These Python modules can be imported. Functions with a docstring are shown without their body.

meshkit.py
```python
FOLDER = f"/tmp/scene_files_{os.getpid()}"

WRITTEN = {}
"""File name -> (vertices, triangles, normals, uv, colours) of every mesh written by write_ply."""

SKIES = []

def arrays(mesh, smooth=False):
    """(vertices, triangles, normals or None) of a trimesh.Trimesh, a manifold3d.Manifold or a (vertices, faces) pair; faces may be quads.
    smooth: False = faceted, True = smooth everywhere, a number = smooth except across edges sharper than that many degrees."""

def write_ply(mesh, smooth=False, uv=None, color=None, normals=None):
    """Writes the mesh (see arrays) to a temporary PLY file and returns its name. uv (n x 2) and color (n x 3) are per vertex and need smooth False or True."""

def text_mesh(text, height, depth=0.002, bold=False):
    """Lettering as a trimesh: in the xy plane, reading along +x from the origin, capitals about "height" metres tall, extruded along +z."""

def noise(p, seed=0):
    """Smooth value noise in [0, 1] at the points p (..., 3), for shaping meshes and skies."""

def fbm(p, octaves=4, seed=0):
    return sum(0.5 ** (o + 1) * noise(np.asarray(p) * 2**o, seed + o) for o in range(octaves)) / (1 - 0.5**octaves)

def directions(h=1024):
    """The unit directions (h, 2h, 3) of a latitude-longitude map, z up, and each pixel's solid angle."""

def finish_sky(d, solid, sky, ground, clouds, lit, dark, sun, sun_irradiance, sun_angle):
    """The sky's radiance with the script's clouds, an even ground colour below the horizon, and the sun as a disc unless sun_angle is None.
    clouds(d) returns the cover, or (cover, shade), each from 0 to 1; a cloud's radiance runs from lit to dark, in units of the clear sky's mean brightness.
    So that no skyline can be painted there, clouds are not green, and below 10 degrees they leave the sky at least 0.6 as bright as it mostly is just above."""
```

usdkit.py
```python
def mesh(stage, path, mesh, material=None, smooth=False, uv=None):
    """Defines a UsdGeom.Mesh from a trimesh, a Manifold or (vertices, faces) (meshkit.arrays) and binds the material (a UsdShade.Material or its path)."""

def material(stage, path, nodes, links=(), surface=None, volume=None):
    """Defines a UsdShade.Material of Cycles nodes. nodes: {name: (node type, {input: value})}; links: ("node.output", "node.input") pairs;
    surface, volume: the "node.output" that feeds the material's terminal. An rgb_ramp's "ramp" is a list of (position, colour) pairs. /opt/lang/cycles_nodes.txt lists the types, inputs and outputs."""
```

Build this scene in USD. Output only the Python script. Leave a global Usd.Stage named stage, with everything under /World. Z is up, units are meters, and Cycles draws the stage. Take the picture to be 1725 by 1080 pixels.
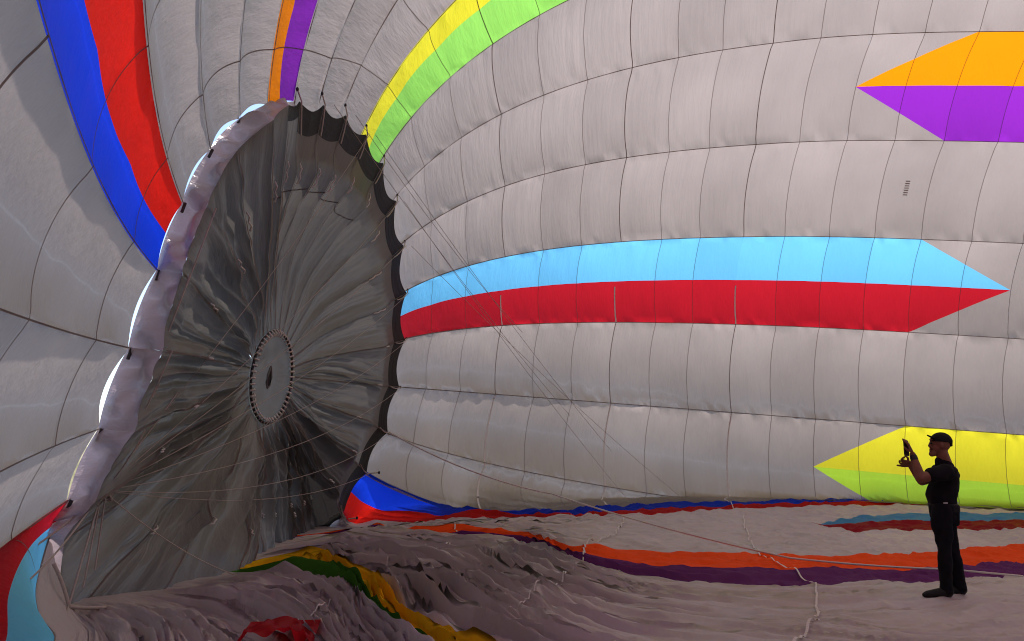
import math
import numpy as np
import trimesh
import manifold3d as m3
from scipy.interpolate import CubicSpline, PchipInterpolator
from scipy.ndimage import gaussian_filter1d
from pxr import Usd, UsdGeom, UsdLux, UsdShade, Gf, Sdf, Vt
import usdkit
import meshkit

stage = Usd.Stage.CreateInMemory()
UsdGeom.SetStageUpAxis(stage, 'Z')
UsdGeom.SetStageMetersPerUnit(stage, 1.0)
UsdGeom.Xform.Define(stage, '/World')
UsdGeom.Scope.Define(stage, '/World/Looks')

# ------------------------------------------------------------------ camera, sky, sun
CAM_H, PITCH, FOC = 1.5206, 0.1721, 1298.19          # metres, radians, focal length in 1725ths of the picture's width
cam = UsdGeom.Camera.Define(stage, '/World/camera')
cam.AddTranslateOp().Set(Gf.Vec3d(0, 0, CAM_H))
cam.AddRotateXYZOp().Set(Gf.Vec3f(90 + math.degrees(PITCH), 0, 0))
cam.CreateHorizontalApertureAttr(36.0)
cam.CreateVerticalApertureAttr(36.0 * 641 / 1024)
cam.CreateFocalLengthAttr(36.0 * FOC / 1725)
cam.CreateClippingRangeAttr(Gf.Vec2f(0.05, 5000))
cam.CreateExposureAttr(1.02)

SUN = np.array([0.08, 0.24, 0.96]); SUN /= np.linalg.norm(SUN)
sun = UsdLux.DistantLight.Define(stage, '/World/sun')
sun.CreateIntensityAttr(0.8); sun.CreateAngleAttr(0.5); sun.CreateNormalizeAttr(True)
sun.CreateColorAttr(Gf.Vec3f(1.0, 0.95, 0.88))
sun.AddRotateXYZOp().Set(Gf.Vec3f(math.degrees(math.acos(SUN[2])), 0, math.degrees(math.atan2(SUN[1], SUN[0])) + 90))
sky = UsdLux.DomeLight.Define(stage, '/World/sky')
usdkit.material(stage, '/World/Looks/sky_air', {
    's': ('sky_texture', {'sky_type': 'single_scattering', 'sun_disc': False, 'sun_elevation': math.asin(SUN[2]),
                          'sun_rotation': math.atan2(SUN[0], SUN[1])}),
    'b': ('background_shader', {'strength': 0.15})}, [('s.color', 'b.color')], surface='b.background')
UsdShade.MaterialBindingAPI.Apply(sky.GetPrim()).Bind(UsdShade.Material.Get(stage, '/World/Looks/sky_air'))
sky.GetPrim().SetCustomDataByKey('kind', 'structure')

# ------------------------------------------------------------------ helpers
used = {}
def numbered(path):
    n = used.get(path, -1) + 1
    used[path] = n
    return path if n == 0 else f'{path}_{n:03d}'

def data(prim, label=None, cat=None, group=None, kind=None):
    for k, v in (('label', label), ('category', cat), ('group', group), ('kind', kind)):
        if v:
            prim.SetCustomDataByKey(k, v)

def xform(name, parent='/World', **kw):
    x = UsdGeom.Xform.Define(stage, numbered(f'{parent}/{name}'))
    data(x.GetPrim(), **kw)
    return x.GetPath().pathString

def obj(name, mesh, mat, parent='/World', smooth=False, uv=None, **kw):
    m = usdkit.mesh(stage, numbered(f'{parent}/{name}'), mesh, mat, smooth=smooth, uv=uv)
    m.CreateDoubleSidedAttr(True)
    data(m.GetPrim(), **kw)
    return m.GetPath().pathString

def nobj(name, v, f, n, mat, parent='/World', uv=None, **kw):
    """a mesh with its own normals"""
    m = usdkit.mesh(stage, numbered(f'{parent}/{name}'), (v, f), mat, uv=uv)
    m.CreateNormalsAttr(Vt.Vec3fArray.FromNumpy(n.astype(np.float32)))
    m.SetNormalsInterpolation('vertex')
    m.CreateDoubleSidedAttr(True)
    data(m.GetPrim(), **kw)
    return m.GetPath().pathString

def grid_faces(nr, nc):
    i = np.arange(nr - 1)[:, None] * nc + np.arange(nc - 1)[None]
    i = i.ravel()
    return np.concatenate([np.stack([i, i + 1, i + nc + 1], 1), np.stack([i, i + nc + 1, i + nc], 1)])

def grid_normals(P):
    du = np.gradient(P, axis=1); dl = np.gradient(P, axis=0)
    n = np.cross(du, dl); L = np.linalg.norm(n, axis=-1, keepdims=True)
    return n / np.maximum(L, 1e-9)

def tube(pts, r, sides=6):
    pts = np.asarray(pts, float)
    t = np.gradient(pts, axis=0); t /= np.maximum(np.linalg.norm(t, axis=1, keepdims=True), 1e-9)
    ref = np.array([0.13, 0.2, 0.97]); a = np.cross(t, ref); a /= np.maximum(np.linalg.norm(a, axis=1, keepdims=True), 1e-6)
    b = np.cross(t, a); r = np.broadcast_to(r, (len(pts),))
    ang = np.arange(sides) * 2 * np.pi / sides
    V = pts[:, None] + r[:, None, None] * (np.cos(ang)[None, :, None] * a[:, None] + np.sin(ang)[None, :, None] * b[:, None])
    V = V.reshape(-1, 3); F = []
    for k in range(len(pts) - 1):
        for s in range(sides):
            p, q = k * sides + s, k * sides + (s + 1) % sides
            F += [(p, q, q + sides), (p, q + sides, p + sides)]
    for e in (0, (len(pts) - 1) * sides):
        F += [(e, e + s + 1, e + s) if e == 0 else (e, e + s, e + s + 1) for s in range(1, sides - 1)]
    return trimesh.Trimesh(V, F, process=False)

def sag(a, b, drop=0.0, n=14, wob=0.0, seed=0):
    t = np.linspace(0, 1, n)[:, None]
    p = np.asarray(a)[None] * (1 - t) + np.asarray(b)[None] * t
    p[:, 2] -= drop * 4 * (t * (1 - t))[:, 0]
    if wob:
        rs = np.random.default_rng(seed); w = gaussian_filter1d(rs.normal(size=(n, 3)), 1.2, axis=0)
        p += wob * w * np.sin(np.pi * t)
    return p

CP, SP = math.cos(PITCH), math.sin(PITCH)
def ray(px, py):
    x, y = (px - 862.5) / FOC, (540 - py) / FOC
    return np.array([x, CP - y * SP, SP + y * CP])
def at(px, py, depth):
    """the point of the place that stands on that line of sight, depth metres ahead (along y)"""
    d = ray(px, py)
    return np.array([0, 0, CAM_H]) + d * depth / d[1]
def project(P):
    d = P - np.array([0, 0, CAM_H]); z = d[..., 1] * CP + d[..., 2] * SP; y = d[..., 2] * CP - d[..., 1] * SP
    ok = z > 0.2; z = np.maximum(z, 0.2)
    return 862.5 + FOC * d[..., 0] / z, 540 - FOC * y / z, ok

def terrain(x, y):
    return 0.29 - 0.87 * np.tanh(np.asarray(x) / 15.0) + 0.0044 * np.clip(np.asarray(y) - 9, 0, 16) ** 2

def on_floor(px, py):
    d = ray(px, py); ys = np.linspace(1.5, 26, 2451)
    P = np.array([0, 0, CAM_H])[None] + d[None] * (ys / d[1])[:, None]
    g = P[:, 2] - terrain(P[:, 0], P[:, 1])
    k = np.nonzero(g < 0)[0]
    k = k[0] if len(k) else g.argmin()
    p = P[k].copy(); p[2] = terrain(p[0], p[1])
    return p

# ------------------------------------------------------------------ materials
def fabric(name, col, trans, rough=0.42, transmit=0.5, bump=0.25, streak=(1.5, 7.0), var=0.08, tone_glow=0.06, spec=0.35, tint=None, fine=0.8):
    """thin coated nylon: reflects and lets light through; fine puckers along the weave by bump"""
    tint = trans if tint is None else tint
    nodes = {
        'uv': ('uvmap', {'attribute': 'st'}),
        'map': ('mapping', {'scale': (streak[0], streak[1], 1.0)}),
        'nz': ('noise_texture', {'scale': 1.0, 'detail': 5.0, 'roughness': 0.62}),
        'tc': ('geometry', {}),
        'nz2': ('noise_texture', {'scale': 2.2, 'detail': 6.0, 'roughness': 0.65}),
        'nz3': ('noise_texture', {'scale': 0.45, 'detail': 3.0}),
        'b1': ('bump', {'strength': bump, 'distance': 0.06}),
        'b2': ('bump', {'strength': bump * fine, 'distance': 0.05}),
        'oi': ('object_info', {}),
        'rv': ('rgb_ramp', {'ramp': [(0, (1 - var,) * 3), (1, (1 + var * .4,) * 3)]}),
        'rd': ('rgb_ramp', {'ramp': [(0.25, (1 - tone_glow,) * 3), (0.75, (1 + tone_glow * .3,) * 3)]}),  # broad soft blotches; on the grey they paint uneven glow into the colour
        'mv': ('vector_math', {'math_type': 'multiply'}),
        'cd': ('vector_math', {'math_type': 'multiply', 'vector2': col}),
        'ct': ('vector_math', {'math_type': 'multiply', 'vector2': trans}),
        'p': ('principled_bsdf', {'roughness': rough, 'specular_ior_level': spec}),
        't': ('translucent_bsdf', {}),
        'mix': ('mix_closure', {'fac': transmit}),
    }
    links = [('uv.UV', 'map.vector'), ('map.vector', 'nz.vector'), ('nz.fac', 'b1.height'), ('tc.position', 'nz2.vector'), ('tc.position', 'nz3.vector'),
             ('nz2.fac', 'b2.height'), ('b1.normal', 'b2.normal'), ('b2.normal', 'p.normal'), ('b2.normal', 't.normal'),
             ('oi.random', 'rv.fac'), ('nz3.fac', 'rd.fac'), ('rv.color', 'mv.vector1'), ('rd.color', 'mv.vector2'),
             ('mv.vector', 'cd.vector1'), ('mv.vector', 'ct.vector1'), ('cd.vector', 'p.base_color'), ('ct.vector', 't.color'),
             ('p.BSDF', 'mix.closure1'), ('t.BSDF', 'mix.closure2')]
    return usdkit.material(stage, f'/World/Looks/{name}', nodes, links, surface='mix.closure')

def plain(name, col, rough=0.6, bump=0.0, scale=20.0, metal=0.0, spec=0.4, var=0.15):
    nodes = {'tc': ('geometry', {}), 'nz': ('noise_texture', {'scale': scale, 'detail': 5.0}),
             'r': ('rgb_ramp', {'ramp': [(0.3, tuple(c * (1 - var) for c in col)), (0.7, tuple(min(1, c * (1 + var)) for c in col))]}),
             'b': ('bump', {'strength': bump, 'distance': 0.02}),
             'p': ('principled_bsdf', {'roughness': rough, 'metallic': metal, 'specular_ior_level': spec})}
    links = [('tc.position', 'nz.vector'), ('nz.fac', 'r.fac'), ('r.color', 'p.base_color'), ('nz.fac', 'b.height')]
    if bump:
        links.append(('b.normal', 'p.normal'))
    return usdkit.material(stage, f'/World/Looks/{name}', nodes, links, surface='p.BSDF')

M = {}
M['grey'] = fabric('grey_nylon', (0.315, 0.262, 0.24), (0.42, 0.348, 0.32), bump=0.42, streak=(0.9, 7.0), var=0.07, tone_glow=0.18, fine=0.12)
for nm, c, t in (('blue', (0.012, 0.05, 0.55), (0.012, 0.07, 0.95)), ('red', (0.60, 0.015, 0.012), (0.95, 0.02, 0.012)),
                 ('crimson', (0.42, 0.010, 0.018), (0.62, 0.014, 0.028)), ('orange', (0.78, 0.17, 0.01), (0.98, 0.25, 0.005)),
                 ('amber', (0.80, 0.26, 0.01), (0.98, 0.31, 0.004)), ('purple', (0.16, 0.03, 0.22), (0.24, 0.025, 0.40)),
                 ('violet', (0.17, 0.025, 0.30), (0.31, 0.026, 0.52)),
                 ('yellow', (0.80, 0.60, 0.03), (0.97, 0.86, 0.04)), ('green', (0.25, 0.52, 0.10), (0.38, 0.85, 0.14)),
                 ('lime', (0.40, 0.55, 0.05), (0.62, 0.92, 0.06)), ('dark_green', (0.06, 0.20, 0.02), (0.10, 0.35, 0.03)),
                 ('gold', (0.95, 0.56, 0.015), (0.8, 0.4, 0.01)), ('lightblue', (0.12, 0.42, 0.70), (0.18, 0.60, 0.96)),
                 ('plum', (0.13, 0.03, 0.13), (0.16, 0.03, 0.2)), ('vermilion', (0.88, 0.085, 0.014), (0.9, 0.1, 0.01))):
    slackc = nm in ('plum', 'vermilion', 'gold', 'dark_green')
    M[nm] = fabric(f'{nm}_nylon', c, t, transmit=0.1 if slackc else 0.5, rough=0.75 if slackc else 0.5, spec=0.04 if slackc else 0.12, fine=.2, bump=.3)
M['seam'] = fabric('seam_thread', (0.24, 0.19, 0.17), (0.34, 0.27, 0.245), spec=0.1)
M['tape'] = fabric('load_tape', (0.24, 0.19, 0.165), (0.32, 0.255, 0.23), spec=0.1)
M['white_tape'] = plain('white_tape', (0.62, 0.56, 0.52), 0.7, bump=0.3, scale=60)
M['cord'] = plain('pale_cord', (0.42, 0.35, 0.30), 0.7, bump=0.2, scale=120)
M['dark_cord'] = plain('dark_cord', (0.035, 0.03, 0.03), 0.7)
M['white_rope'] = plain('white_rope', (0.62, 0.57, 0.54), 0.7, bump=0.3, scale=150)
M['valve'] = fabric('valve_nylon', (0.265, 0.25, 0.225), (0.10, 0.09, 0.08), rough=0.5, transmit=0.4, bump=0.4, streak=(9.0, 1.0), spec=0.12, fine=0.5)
M['valve_darkened'] = fabric('darkened_valve_nylon', (0.15, 0.14, 0.125), (0.03, 0.027, 0.025), rough=0.5, transmit=0.2, bump=0.4, streak=(3.0, 1.2), spec=0.2)  # single cloth, colour darkened to suppress a sun patch on the lower right panels
M['valve_shade'] = fabric('valve_shade_nylon', (0.028, 0.024, 0.022), (0.02, 0.018, 0.016), rough=0.5, transmit=0.3, bump=0.3, spec=0.15)  # near-black colour paints in the shade of overlapping layers and of the slit
M['skirt'] = fabric('valve_skirt_nylon', (0.42, 0.33, 0.36), (0.42, 0.33, 0.36), rough=0.24, transmit=0.42, bump=0.5, streak=(5.0, 1.0), spec=0.8)
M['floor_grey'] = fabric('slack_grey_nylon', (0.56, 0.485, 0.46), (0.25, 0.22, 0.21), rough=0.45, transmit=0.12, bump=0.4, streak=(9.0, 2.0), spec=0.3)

# ------------------------------------------------------------------ ground outside
def dense(lo, hi, n, far):
    a = np.linspace(lo, hi, n); g = np.geomspace(1, far, 14) - 1
    return np.concatenate([lo - g[::-1][:-1], a, hi + g[1:]])
gx, gy = dense(-40, 45, 60, 1500), dense(-35, 50, 60, 1500)
GX, GY = np.meshgrid(gx, gy)
GZ = terrain(GX, GY) - 0.30
earth = usdkit.material(stage, '/World/Looks/dry_grass', {
    'tc': ('geometry', {}), 'n': ('noise_texture', {'scale': 0.35, 'detail': 8.0, 'roughness': 0.7}),
    'n2': ('noise_texture', {'scale': 14.0, 'detail': 4.0}),
    'r': ('rgb_ramp', {'ramp': [(0.3, (0.12, 0.12, 0.05)), (0.5, (0.24, 0.21, 0.12)), (0.7, (0.33, 0.28, 0.19))]}),
    'b': ('bump', {'strength': 0.6, 'distance': 0.05}), 'p': ('principled_bsdf', {'roughness': 0.95, 'specular_ior_level': 0.1})},
    [('tc.position', 'n.vector'), ('tc.position', 'n2.vector'), ('n.fac', 'r.fac'), ('r.color', 'p.base_color'), ('n2.fac', 'b.height'), ('b.normal', 'p.normal')], surface='p.BSDF')
obj('ground', (np.stack([GX, GY, GZ], -1).reshape(-1, 3), grid_faces(*GX.shape)), earth, smooth=True, kind='structure')

# ------------------------------------------------------------------ the envelope: a body of 32 gores lying on its side
K = 1.30                                   # size of the envelope
FIT = dict(C=(-1.9037, 6.8031, 2.1719), psi=-0.123, tau=-0.0862, rh=2.8302, a0=-1.2827, sq=0.9212,
           ang=[0.1398, 0.455, 0.6494, 0.8991, 1.3312, 1.5522, 1.777],
           da=[-0.0803, -0.0261, -0.0151, -0.0185, -0.0077, 0.0075, 0.0205, 0.0328, 0.0724, 0.0884, 0.1004, 0.1105, 0.1161, 0.1053, 0.0411, -0.1091],
           r0=[-0.1745, -0.143, -0.1155, -0.0579, 0.0598, 0.1719, 0.1849, 0.1072, -0.0725, -0.1119, -0.0682, -0.013, 0.0422, 0.0821, 0.0882, -0.0699],
           r1=[0.0901, 0.0911, 0.0661, 0.04, 0.0128, -0.0089, -0.0159, -0.0499, -0.1042, -0.1004, -0.0613, -0.0189, 0.0226, 0.0592, 0.0851, 0.0898])
AX = np.array([math.cos(FIT['psi']) * math.cos(FIT['tau']), math.sin(FIT['psi']) * math.cos(FIT['tau']), math.sin(FIT['tau'])])
RV = np.cross([0, 0, 1], AX); RV /= np.linalg.norm(RV)
UV = np.cross(AX, RV)
CAMP = np.array([0, 0, CAM_H])
CEN = CAMP + K * (np.array(FIT['C']) - CAMP)
Lg = np.linspace(0, 18, 181)
_a = CubicSpline([0, 2, 4, 7, 10, 14, 18], FIT['ang'])(Lg)
_r = FIT['rh'] + np.concatenate([[0], np.cumsum((np.cos(_a)[1:] + np.cos(_a)[:-1]) * .05)])
_s = np.concatenate([[0], np.cumsum((np.sin(_a)[1:] + np.sin(_a)[:-1]) * .05)])
_kx = np.arange(17) * 2.0
PER = {k: CubicSpline(_kx, np.append(FIT[k], FIT[k][0]), bc_type='periodic') for k in ('da', 'r0', 'r1')}
LMAX = 18 * K

def body(idx, l):
    """point of the taut envelope: idx counts the load tapes clockwise as seen from the mouth, l metres from the crown opening"""
    idx, l = np.broadcast_arrays(np.asarray(idx, float), np.asarray(l, float) / K)
    rr = np.interp(l, Lg, _r) + np.minimum(l, 0) * math.cos(_a[0]); ss = np.interp(l, Lg, _s) + np.minimum(l, 0) * math.sin(_a[0])
    t = np.clip(l / 9, 0, 1); w = t * t * (3 - 2 * t); im = np.mod(idx, 32)
    rr = rr * (1 + PER['r0'](im) * (1 - w) + PER['r1'](im) * w)
    al = FIT['a0'] + idx * 2 * np.pi / 32 + PER['da'](im)
    rad = np.cos(al)[..., None] * UV * FIT['sq'] + np.sin(al)[..., None] * RV
    P = CEN + K * (ss[..., None] * AX + rr[..., None] * rad)
    return P, rad / np.linalg.norm(rad, axis=-1, keepdims=True)

def above(P):
    """nothing sinks into the ground"""
    f = terrain(P[..., 0], P[..., 1]) + 0.05
    d = P[..., 2] - f
    P = P.copy(); P[..., 2] = f + 0.5 * (d + np.sqrt(d * d + 0.02 ** 2))
    return P

# the load tapes that lie slack on the ground, 16 to 28: where each runs, from the crown to the mouth
F_ = lambda *p: [on_floor(*q) for q in p]
W_ = lambda *p: [np.array([x, y, terrain(x, y)]) for x, y in p]
slack = {
    16: [at(610, 797, 12.0), at(655, 822, 12.4), at(700, 841, 12.9), at(750, 858, 13.6), at(790, 868, 14.4)] + F_((850, 872), (950, 864), (1100, 853), (1400, 845), (1725, 841)),
    17: [at(572, 855, 11.6), at(583, 874, 11.5)] + F_((600, 885), (700, 887), (850, 881), (1100, 866), (1400, 853), (1725, 850)),
    18: F_((540, 885), (620, 893), (750, 893), (850, 889), (1000, 880), (1250, 871), (1440, 868), (1725, 864)),
    19: F_((520, 895), (650, 897), (770, 895), (870, 894), (1000, 902), (1250, 906), (1440, 896), (1725, 891)),
    20: F_((505, 903), (700, 900), (770, 897), (870, 899), (970, 922), (1100, 927), (1250, 933), (1500, 936), (1600, 929), (1725, 915)),
    21: F_((490, 908), (700, 906), (860, 918), (1000, 966), (1200, 990), (1400, 993), (1550, 984), (1725, 969)),
    22: F_((465, 918), (640, 922), (800, 945), (960, 1000), (1150, 1040), (1450, 1065), (1725, 1060)),
    23: F_((440, 932), (600, 946), (740, 977), (860, 1040), (930, 1085)) + W_((2.2, 4.6), (5.5, 4.2), (10, 4.2)),
    24: F_((410, 952), (470, 950), (530, 955), (590, 985), (620, 991), (665, 1026), (710, 1080)) + W_((0.9, 4.0), (4.0, 2.8), (10, 2.4)),
    25: F_((395, 966), (470, 984), (545, 1000), (590, 1024), (620, 1080)) + W_((0.3, 3.5), (3.0, 1.6), (10, 1.0)),
    26: F_((230, 1003), (330, 1024), (470, 1085)) + W_((-0.2, 2.9), (1.6, 0.6), (5, -0.6), (10, -0.8)),
    27: F_((115, 1022), (185, 1082)) + W_((-1.2, 2.4), (0.3, -0.4), (4, -1.8), (10, -2.6)),
    28: [at(84, 905, 5.30), at(62, 985, 4.9), at(67, 1040, 4.45), at(92, 1082, 4.1)] + W_((-1.9, 2.4), (-0.9, -0.8), (2.5, -3.0), (8, -4.6)),
}
W3PX = {16: (1225, 849), 17: (1240, 859), 18: (1252, 871), 19: (1262, 906), 20: (1290, 938), 21: (1345, 986), 22: (1378, 1060)}
def seam_shift(idx):
    i = np.mod(idx, 32)
    return np.where((i > 9) & (i < 28), 0.0, np.where((i > 6) & (i <= 9), -0.35 * (9 - i) / 3 * K, -0.35 * K))
SEAM = K * np.array([.85, 1.75, 2.67, 3.65, 4.65, 5.66, 6.68, 7.60, 8.58, 9.46, 10.37, 11.26, 12.15, 13.1, 14.03, 15.0, 16.0, 17.0, 18.0])
S_TIP, S_COR, S_END = SEAM[10], SEAM[12], SEAM[14]
LGRID = np.linspace(0, LMAX, 469)
curve = {}
for i, pts in slack.items():
    pts = np.array(pts); d0 = pts[-1] - pts[-2]; d0 = d0 / np.linalg.norm(d0)
    far = [pts[-1] + d0 * k for k in (3, 8, 14, 22)]
    far = [np.array([q[0], q[1], terrain(q[0], q[1])]) for q in far]
    pts = np.vstack([pts, far])
    d = np.concatenate([[0], np.cumsum(np.linalg.norm(np.diff(pts, axis=0), axis=1))])
    c = PchipInterpolator(d, pts)
    dd = np.linspace(0, d[-1], 1500); Q = c(dd); arc = np.concatenate([[0], np.cumsum(np.linalg.norm(np.diff(Q, axis=0), axis=1))])
    if i in W3PX:
        w = on_floor(*W3PX[i]); k = np.linalg.norm(Q - w, axis=1).argmin(); sc = SEAM[8] / arc[k]
    else:
        sc = 1.75 if i < 28 else 1.0
    end = min(arc[-1] * sc, 1e9)
    # from the crown to the third white tape at that scale, then whatever is left over at a scale that ends at the mouth
    lq = arc * sc
    curve[i] = lambda l, lq=lq, Q=Q: np.stack([np.interp(l, lq, Q[:, k]) for k in range(3)], -1)
m285 = [at(86, 888, 5.3), at(60, 910, 4.95), at(36, 945, 4.55), at(14, 1005, 4.1), at(6, 1085, 3.75)] + [np.array([-2.05, 2.3, .66]), np.array([-1.6, 0.4, .55]), np.array([-.2, -2.0, .5]), np.array([3, -4.2, .4]), np.array([9, -5.6, .1]), np.array([20, -6, -.2])]
_d = np.concatenate([[0], np.cumsum(np.linalg.norm(np.diff(np.array(m285), axis=0), axis=1))])
_c285 = PchipInterpolator(_d, np.array(m285))
def half28(l): return _c285(np.clip(np.asarray(l), 0, _d[-1]))
def tape(i, l):
    i = i % 32
    if i == 29:
        P = body(29, l)[0]; f = terrain(P[..., 0], P[..., 1]) + 0.22; d = P[..., 2] - f
        P[..., 2] = f + 0.5 * (d + np.sqrt(d * d + 0.02))
        return P
    if i in curve:
        P = curve[i](np.maximum(l, 0)) + np.minimum(l, 0)[..., None] * np.array([1.0, 0, 0.25])
        return P
    return above(body(i, l)[0])

def wrinkle(c, l, P):
    """how far the slack fabric on the ground rises in folds"""
    x, y = P[..., 0], P[..., 1]
    z0 = np.zeros_like(x)
    warp = 1.3 * meshkit.noise(np.stack([c * 0.9, l * 0.30, z0 + 5], -1), 3) + 0.5 * meshkit.noise(np.stack([c * 2.2, l * 0.9, z0 + 9], -1), 4)
    n1 = meshkit.noise(np.stack([c * 5.5 + warp * 0.9, l * 0.13, z0], -1), 1)
    n2 = meshkit.noise(np.stack([c * 13 + warp * 1.5, l * 0.20, z0 + 3], -1), 2)
    n3 = meshkit.noise(np.stack([c * 30 + warp * 2.6, l * 0.34, z0 + 7], -1), 8)
    rid = lambda n: 1 - np.abs(2 * n - 1)
    lon = 0.50 * rid(n1) ** 1.3 + 0.52 * rid(n2) ** 1.2 + 0.58 * rid(n3) ** 1.2
    crum = rid(meshkit.fbm(np.stack([x * 1.3, y * 2.0, z0], -1), 4, 21)) ** 2
    cr2 = rid(meshkit.noise(np.stack([x * 2.6 + 1.5 * y, y * 2.6 - x * .8, z0], -1), 33)) ** 2
    px = 862.5 + FOC * x / np.maximum(y, 1.5)
    left = np.clip((1150 - px) / 350, 0, 1); left = left * left * (3 - 2 * left)
    back = np.clip((y - 8.8) / 2.5, 0, 1)
    A_ = 1 - 0.5 * np.clip((c - 25) / 1.0, 0, 1)
    man = np.exp(-((x - 4.63) ** 2 + (y - 8.17) ** 2) / 0.7)
    A = A_ * (0.085 + 0.26 * left) * (1 - 0.45 * back)
    h = A * lon + (0.048 + 0.01 * back) * crum + (0.020 + 0.025 * back) * cr2 - 0.05 * back
    h -= 0.86 * A + 0.025
    h = h * (1 - 0.5 * man) + 0.05 * man
    return h * np.clip(l / 1.6, 0.0, 1)

def gore(g, u, l):
    """point of gore g (between tapes g and g+1) at u across it, l metres from the crown"""
    u, l = np.broadcast_arrays(np.asarray(u, float), np.asarray(l, float))
    g = g % 32
    if 16 <= g <= 27:
        a, b = tape(g, l), tape(g + 1, l)
        P = a + (b - a) * u[..., None]
        if g == 16:        # this one still hangs from the wall beside the crown
            lift = np.clip((4.0 - l) / 3.0, 0, 1) * 0.16 * 4 * u * (1 - u)
            P = P + lift[..., None] * np.array([-0.4, 0.9, -0.25])
        f = terrain(P[..., 0], P[..., 1]); P[..., 2] = np.maximum(P[..., 2], f)
        near = np.clip(1 - (P[..., 2] - f) / 0.25, 0, 1)
        fade = 1.0
        if g == 27:
            fade = 0.45 - 0.4 * u
        P[..., 2] += (0.012 + (0.05 * (1 - u) if g == 16 else 0)) + wrinkle(g + u, l, P) * near * fade
        return P
    P, rad = body(g + u, l)
    if g == 28:             # the gore that stands up from the ground beside the camera
        a, m, b = tape(28, l), half28(l), tape(29, l)
        P = a * (2 * (u - .5) * (u - 1))[..., None] + m * (4 * u * (1 - u))[..., None] + b * (2 * u * (u - .5))[..., None]
        P = P + (np.minimum(l, 0) * np.clip((0.6 - u) / .4, 0, 1))[..., None] * np.array([1.0, 0.1, 0.1])
        f = terrain(P[..., 0], P[..., 1]) + .04; P[..., 2] = np.maximum(P[..., 2], f)
        return P
    if g in (15,):       # the two gores that turn from the wall to the ground
        a, b = tape(g, l), tape(g + 1, l)
        wa, wb = (1, 0) if g == 15 else (0, 1)
        Q = a + (b - a) * u[..., None]
        wgt = (1 - u if g == 15 else u)[..., None]
        P = P * wgt ** 1.5 + Q * (1 - wgt ** 1.5)
    width = np.linalg.norm(body(g + 1, l)[0] - body(g + 0, l)[0], axis=-1)
    j = np.interp(l, np.concatenate([[0], SEAM]), np.arange(len(SEAM) + 1.0)); fr = j - np.floor(j)
    ramp = np.clip((l + .6) / 2.0, 0, 1)
    bul = (0.064 * width * 4 * u * (1 - u)) * ramp + 0.022 * np.sin(np.pi * fr) * (4 * u * (1 - u))
    sl = np.interp(np.maximum(l, 0) / K, Lg, _a)[..., None]; out = rad * np.sin(sl) - AX * np.cos(sl)
    P = P + out * bul[..., None]
    # puckers that run out from the load tapes
    e = np.minimum(u, 1 - u)
    pk = (meshkit.noise(np.stack([l * 5.0, e * 3 + g * 7.0, u * 0 + g], -1), 6) - .5) * (0.075 if 4 < g < 28 else 0.03) * np.exp(-e / 0.2) * np.clip(e / 0.03, 0, 1)
    P = P + out * pk[..., None]
    P = above(P) if g != 29 else P * u[..., None] + (tape(29, l) + (P - body(29.0, l)[0])) * (1 - u)[..., None]
    if g in (15,):
        w = np.clip((1 - (P[..., 2] - terrain(P[..., 0], P[..., 1])) / 0.4), 0, 1) * (u if g == 15 else 1 - u)
        P[..., 2] += (wrinkle(g + u, l, P)) * w
    return P

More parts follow.
